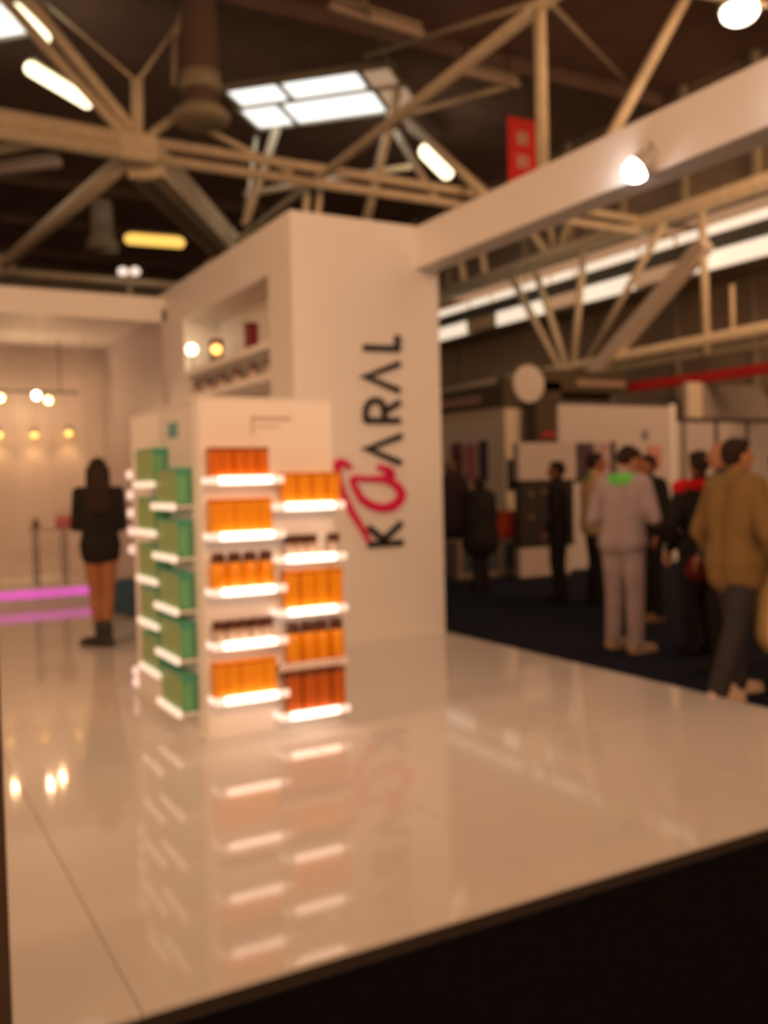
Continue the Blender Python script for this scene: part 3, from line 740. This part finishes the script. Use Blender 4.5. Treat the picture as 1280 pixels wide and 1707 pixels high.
MB().tube((5.5, 24, 8.6), (5.5, 24, 10.05), .03).build('hanging_rod', DARKM, t)
t = thing('hanging_banner', 'red hanging banner with pale lettering high behind the beam', 'banner', (11.4, 14.5, 7.0))
MB().box((11.05, 14.5, 6.5), (11.74, 14.52, 8.42)).build('banner_cloth', mat('red_banner', (.70, .02, .02), .7), t)
for zz in (7.9, 7.45, 7.0): MB().box((11.25, 14.485, zz), (11.52, 14.5, zz + .24)).build('banner_print', mat('pale_print', (.62, .33, .26), .6), t)
MB().tube((10.95, 14.51, 8.42), (11.84, 14.51, 8.42), .025).build('banner_rod', DARKM, t)
for xx in (11.1, 11.7): MB().tube((xx, 14.51, 8.42), (xx, 14.51, 10.05), .008, n=6).build('hanging_wire', DARKM, t)
# steel clutter beyond the fascia
truss('far_trestle', 'low dark steel trestle far behind the fascia on the left', (3.4, 28, 6.0), [('post', (2.6 + .7 * k, 28, -.06), (2.6 + .7 * k + (.5 if k % 2 else -.3), 28, 7.2), .07) for k in range(9)] + [('rail', (1.5, 28, 7.2), (10, 28, 7.2), .09), ('rail', (1.5, 28, 6.2), (10, 28, 6.2), .08)], BEAMD)
truss('far_brace', 'slim roof brace just above the tower side edge', (8, 22, 6), [('brace', (9.5, 23.5, 8.2), (5.4, 19.5, 5.2), .09)])

# ================================================================ PEOPLE
SKIN = mat('skin', (.50, .24, .13), .55, .3, var=.06)
SKIND = mat('tan_skin', (.36, .15, .07), .55, .3, var=.06)


def union(mb, name, m, voxel, smooth, parent):
    me = bpy.data.meshes.new('tmp'); me.from_pydata(mb.v, [], mb.f); me.update()
    bm = bmesh.new(); bm.from_mesh(me); bmesh.ops.recalc_face_normals(bm, faces=bm.faces); bm.to_mesh(me); bm.free()
    tmp = bpy.data.objects.new('tmp', me); COL.objects.link(tmp)
    r = tmp.modifiers.new('r', 'REMESH'); r.mode = 'VOXEL'; r.voxel_size = voxel
    sm = tmp.modifiers.new('s', 'SMOOTH'); sm.factor = .5; sm.iterations = smooth
    dg = bpy.context.evaluated_depsgraph_get(); out = bpy.data.meshes.new_from_object(tmp.evaluated_get(dg))
    bpy.data.objects.remove(tmp); bpy.data.meshes.remove(me)
    out.name = name; out.materials.clear(); out.materials.append(m)
    out.polygons.foreach_set('use_smooth', [True] * len(out.polygons))
    o = bpy.data.objects.new(name, out); COL.objects.link(o); o.parent = parent
    return o


def person(label, loc, heading, H=1.75, feet=((-.10, 0), (.10, .02)), elbows=((-.26, -.03, 1.13), (.26, -.03, 1.13)), hands=((-.24, .10, .90), (.24, .10, .90)),
           lean=(0, 0), turn=0, nod=0, top=None, bottom=None, shoe=None, hair=None, skin=SKIN, hem=.86, wide=0.0, longhair=0, skirt=None, bare=False, scarf=None, bald=False, boots=0, toe=0, flare=0.0, yoke=False, group=None):
    s = H / 1.75
    t = thing('person', label, 'person', loc, heading, group)
    V = lambda x, y, z: Vector((x, y, z)) * s
    L = lambda z: Vector((lean[0], lean[1], 0)) * max(0, (z - .9) / .55) * s
    sh = 1.43
    hip = [V(-.085, 0, .92), V(.085, 0, .92)]
    ank = [V(feet[i][0], feet[i][1] - .02, .085) for i in (0, 1)]
    kn = [hip[i].lerp(ank[i], .5) + V(0, .035, 0) for i in (0, 1)]
    shd = [V(-.175, 0, sh) + L(sh), V(.175, 0, sh) + L(sh)]
    el = [Vector(e) * s + L(e[2]) for e in elbows]; ha = [Vector(h) * s + L(h[2]) for h in hands]
    hb = V(0, .01, 1.50) + L(1.5)                   # base of the head
    RH = Matrix.Rotation(turn, 3, 'Z') @ Matrix.Rotation(-nod, 3, 'X')
    hd = lambda x, y, z: hb + RH @ (Vector((x, y, z)) * s)
    # --- body, one continuous surface
    b = MB()

    def torso(b, e):
        for sx in (-1, 1):
            b.cap(V(.075 * sx, 0, .93), V(.062 * sx, 0, 1.08) + L(1.08), (.105 + e) * s, (.085 + e) * s)
            b.cap(V(.062 * sx, 0, 1.08) + L(1.08), V(.08 * sx, .005, 1.30) + L(1.3), (.085 + e) * s, (.098 + e) * s)
            b.cap(V(.08 * sx, .005, 1.30) + L(1.3), V(.12 * sx, 0, 1.40) + L(1.4), (.098 + e) * s, (.07 + e) * s)
        b.cap(V(-.15, 0, sh - .01) + L(sh), V(.15, 0, sh - .01) + L(sh), (.062 + e * .7) * s, (.062 + e * .7) * s)
    torso(b, 0)
    b.cap(V(0, 0, 1.40) + L(1.4), hb + V(0, .005, .06), .062 * s, .052 * s)
    b.ell(hd(0, .015, .135), (.076 * s, .094 * s, .112 * s), 20, 14, RH); b.ell(hd(0, .045, .075), (.056 * s, .062 * s, .058 * s), 16, 10, RH)
    b.cap(hd(0, .10, .145), hd(0, .122, .112), .011 * s, .017 * s); b.cap(hd(-.03, .085, .158), hd(.03, .085, .158), .016 * s, .016 * s)
    b.cap(hd(-.018, .098, .078), hd(.018, .098, .078), .012 * s, .012 * s)
    for sx in (-1, 1): b.ell(hd(.077 * sx, .005, .125), (.012 * s, .022 * s, .032 * s), 10, 8, RH)
    for i, sx in ((0, -1), (1, 1)):
        b.cap(hip[i], kn[i], .088 * s, .058 * s); b.cap(kn[i], kn[i].lerp(ank[i], .35), .055 * s, .055 * s); b.cap(kn[i].lerp(ank[i], .35), ank[i], .055 * s, .036 * s)
        RT = Matrix.Rotation(toe, 3, 'Z'); b.cap(ank[i] + RT @ V(0, -.03, -.04), ank[i] + RT @ V(0, .14, -.05), .038 * s, .030 * s)
        b.cap(shd[i], el[i], .050 * s, .038 * s); b.cap(el[i], ha[i], .038 * s, .027 * s)
        d = (ha[i] - el[i]).normalized(); side = d.cross(Vector((0, 0, 1)))
        side = side.normalized() if side.length > .1 else Vector((1, 0, 0)); nrm = side.cross(d).normalized()
        pc = ha[i] + d * .045 * s; b.cap(ha[i], pc + d * .02 * s, .027 * s, .030 * s); b.cap(pc - side * .02 * s, pc + side * .02 * s, .020 * s, .020 * s)
        for k, (off, ln) in enumerate(((-.028, .062), (-.010, .075), (.010, .072), (.028, .055))):
            r0 = pc + side * off * s + d * .03 * s; m1 = r0 + (d * .6 - nrm * .25) * ln * s * .7; m2 = m1 + (d * .55 - nrm * .75) * ln * s * .6
            b.cap(r0, m1, .0095 * s, .0085 * s, 8); b.cap(m1, m2, .0085 * s, .0075 * s, 8)
        q = pc + side * sx * -.03 * s; b.cap(q, q + (d * .6 - side * sx * .6 - nrm * .3) * .055 * s, .012 * s, .009 * s, 8)
    body = union(b, 'body', skin, .0085, 3, t)
    # eyes, mouth
    for sx in (-1, 1): MB().ell(hd(.031 * sx, .097, .135), (.011 * s, .008 * s, .007 * s), 8, 6, RH).build('eye', mat('dark_eye', (.03, .02, .02), .2), t, True, origin=(0, 0, 0))
    MB().ell(hd(0, .107, .078), (.022 * s, .006 * s, .006 * s), 8, 6, RH).build('mouth', mat('lips', (.35, .10, .08), .4), t, True, origin=(0, 0, 0))
    # hair
    if hair:
        h = MB()
        if not bald:
            h.ell(hd(0, -.012, .155), (.087 * s, .097 * s, .105 * s), 20, 12, RH)
            h.ell(hd(0, .045, .215), (.072 * s, .05 * s, .036 * s), 14, 8, RH)
        else: h.ell(hd(0, -.03, .10), (.085 * s, .075 * s, .05 * s), 16, 8, RH)
        if longhair:
            for x in (-.055, 0, .055): h.cap(hd(x, -.055, .13), hd(x * 1.25, -.10, .13) + V(0, 0, -longhair), .055 * s, .048 * s)
        union(h, 'hair', hair, .012, 2, t)
    # clothes
    if top:
        c = MB(); torso(c, .024 + wide)
        for i in (0, 1):
            c.cap(shd[i], el[i], (.068 + wide * .5) * s, (.056 + wide * .4) * s); c.cap(el[i], el[i].lerp(ha[i], .93), (.056 + wide * .4) * s, .043 * s)
        for sx in (-1, 1): c.cap(V(.07 * sx, 0, .98), V((.07 + flare) * sx, 0, hem + .1), (.122 + wide) * s, (.115 + wide + flare) * s)
        c.cap(V(0, 0, 1.40) + L(1.4), hb + V(0, -.005, .02), .078 * s, .068 * s)
        union(c, 'coat' if hem < .8 else 'jacket', top, .015, 4, t)
    if skirt:
        c = MB(); zt_ = skirt[1]
        c.cap(V(0, 0, 1.0), V(0, 0, .92), .125 * s, .15 * s)
        for sx in (-1, 1): c.cap(V(.06 * sx, 0, .95), V(.065 * sx, .005, zt_ + .10), .125 * s, .115 * s)
        union(c, 'skirt', skirt[0], .014, 4, t)
    if bottom:
        c = MB()
        for sx in (-1, 1): c.cap(V(.075 * sx, 0, .95), V(.06 * sx, 0, 1.03), .125 * s, .12 * s)
        for i in (0, 1): c.cap(hip[i], kn[i], .108 * s, .082 * s); c.cap(kn[i], ank[i] + V(0, 0, .0), .082 * s, .070 * s)
        union(c, 'trousers', bottom, .014, 4, t)
    if shoe:
        for i in (0, 1):
            c = MB(); a = ank[i]; R = Matrix.Rotation(toe, 3, 'Z'); f = lambda y, z: a + R @ V(0, y, z - .085)
            c.cap(f(-.035, .050), f(.10, .045), .048 * s, .044 * s); c.cap(f(.10, .040), f(.185, .036), .044 * s, .034 * s); c.cap(f(-.02, .06), f(-.01, .10 + boots), .050 * s, (.048 + boots * .04) * s)
            c.add(*box_vf(f(.07, .012), R @ V(.044, 0, 0), R @ V(0, .135, 0), V(0, 0, .012)))
            union(c, 'shoe', shoe, .010, 2, t)
    if scarf:
        c = MB()
        for k in range(10):
            a, a2 = math.tau * k / 10, math.tau * (k + 1) / 10; f = lambda q: V(.085 * math.cos(q), .075 * math.sin(q), 1.475) + L(1.47)
            c.cap(f(a), f(a2), .038 * s, .038 * s)
        c.cap(V(-.10, -.05, 1.44) + L(1.44), V(.10, -.05, 1.44) + L(1.44), .045 * s, .045 * s)
        if yoke: c.cap(V(-.19, -.01, 1.44), V(.19, -.01, 1.44), .072 * s, .072 * s)
        union(c, 'scarf', scarf, .012, 3, t)
    return t


def box_vf(c, ax, ay, az):
    v = [c + ax * i + ay * j + az * k for k in (-1, 1) for (i, j) in ((-1, -1), (1, -1), (1, 1), (-1, 1))]
    return v, [(0, 3, 2, 1), (4, 5, 6, 7), (0, 1, 5, 4), (1, 2, 6, 5), (2, 3, 7, 6), (3, 0, 4, 7)]


def cloth(name, c, var=.12): return mat(name, c, .85, .2, var=var, scale=8)


def hdg(dx, dy): return math.atan2(dy, dx) - math.pi / 2          # local +Y turned to world (dx, dy)


BLK = cloth('black_cloth', (.018, .015, .015)); HAIRD = cloth('dark_hair', (.030, .018, .014)); HAIRB = cloth('brown_grey_hair', (.16, .10, .07))
person('woman in a short black dress with long dark hair seen from behind', (1.876, 8.66, 0), hdg(.25, .97), 1.72, feet=((-.035, .03), (.03, -.05)),
       elbows=((-.215, .03, 1.12), (.205, .0, 1.12)), hands=((-.12, .26, 1.10), (.12, .26, 1.08)), wide=-.012, top=BLK, skirt=(BLK, .76), shoe=mat('black_boot', (.02, .018, .018), .4), hair=HAIRD, skin=SKIND, hem=.86, longhair=.36, boots=.10, toe=.9)
GREYC = cloth('mauve_grey_wool', (.36, .30, .33)); PALET = cloth('pale_mauve_trousers', (.40, .32, .34))
person('man in pale grey jumper and trousers with bright green collar', (5.66, 5.93, -.06), hdg(.92, .42), 1.77, feet=((-.13, .10), (.12, -.03)), toe=-.5,
       elbows=((-.27, .0, 1.13), (.27, .02, 1.13)), hands=((-.08, .26, 1.14), (.10, .28, 1.12)), lean=(0, .03), turn=-.6, nod=.35, top=GREYC, bottom=PALET, shoe=cloth('tan_shoe', (.50, .34, .24)), hair=HAIRD, hem=.84, wide=.012, scarf=cloth('bright_green_cloth', (.14, .62, .10)))
OLIV = cloth('olive_brown_jacket', (.21, .135, .055)); JEAN = cloth('dark_jeans', (.038, .036, .042)); 
person('man in olive brown jacket and dark jeans striding at the right edge', (5.08, 4.26, -.06), hdg(.95, -.1), 1.74, feet=((-.08, .10), (.08, -.22)),
       elbows=((-.30, -.04, 1.12), (.30, -.02, 1.12)), hands=((-.26, .12, .88), (.27, .16, .86)), top=OLIV, bottom=JEAN, shoe=cloth('pale_shoe', (.62, .46, .36)), hair=HAIRD, hem=.74, wide=.028, turn=-.2)
person('bald man in charcoal jacket between red collar and olive jacket', (5.70, 4.86, -.06), hdg(-.3, .95), 1.76, top=cloth('charcoal_cloth', (.07, .065, .07)), bottom=BLK, shoe=BLK, hair=HAIRB, bald=True, hem=.82, wide=.02, skin=mat('ruddy_skin', (.42, .19, .10), .55), turn=.4)
person('person in black vest with red collar and maroon skirt', (6.06, 5.44, -.06), hdg(.3, .95), 1.70, top=BLK, scarf=cloth('red_jersey', (.55, .010, .014)), bottom=BLK, skirt=(cloth('maroon_cloth', (.14, .018, .022)), .62), shoe=BLK, hair=HAIRD, hem=.9, yoke=True)
person('person in beige jacket with green sleeve left of grey jumper man', (7.42, 8.22, -.06), hdg(.9, -.45), 1.78, top=cloth('beige_cloth', (.46, .32, .18)), bottom=BLK, shoe=BLK, hair=HAIRD, hem=.86, wide=.03, skin=SKIND, scarf=cloth('deep_green_cloth', (.02, .20, .05)))
person('person in black standing tight beside the black cabinet', (7.30, 8.72, -.06), hdg(-.6, .8), 1.70, feet=((-.07, 0), (.07, 0)), top=BLK, bottom=BLK, shoe=BLK, hair=HAIRD, hem=.74, skin=SKIND)
person('dark haired person in black top with brown coat behind grey jumper man', (7.10, 7.05, -.06), hdg(-.9, .1), 1.72, top=BLK, bottom=BLK, skirt=(cloth('brown_coat', (.17, .10, .035)), .78), shoe=cloth('brown_shoe', (.25, .14, .06)), hair=HAIRD, hem=.95, wide=.03, skin=SKIND)
person('person in wide black coat bending before the low bench', (7.25, 10.28, -.06), hdg(-.2, .95), 1.52, top=BLK, bottom=BLK, shoe=BLK, hair=HAIRD, hem=.66, wide=.09, flare=.03, skin=SKIND)
person('woman in dark coat with bare legs half hidden by the tower', (8.25, 12.50, -.06), hdg(.3, .9), 1.80, top=cloth('dark_plum_coat', (.03, .018, .022)), shoe=BLK, hair=HAIRB, hem=.60, wide=.06, skin=mat('pink_skin', (.50, .26, .20), .55))
person('person in long cream coat cut by the right picture edge', (5.465, 4.18, -.06), hdg(.6, -.8), 1.68, top=cloth('cream_cloth', (.78, .56, .26)), bottom=BLK, shoe=BLK, hair=HAIRB, hem=.36, wide=.05, flare=.04)
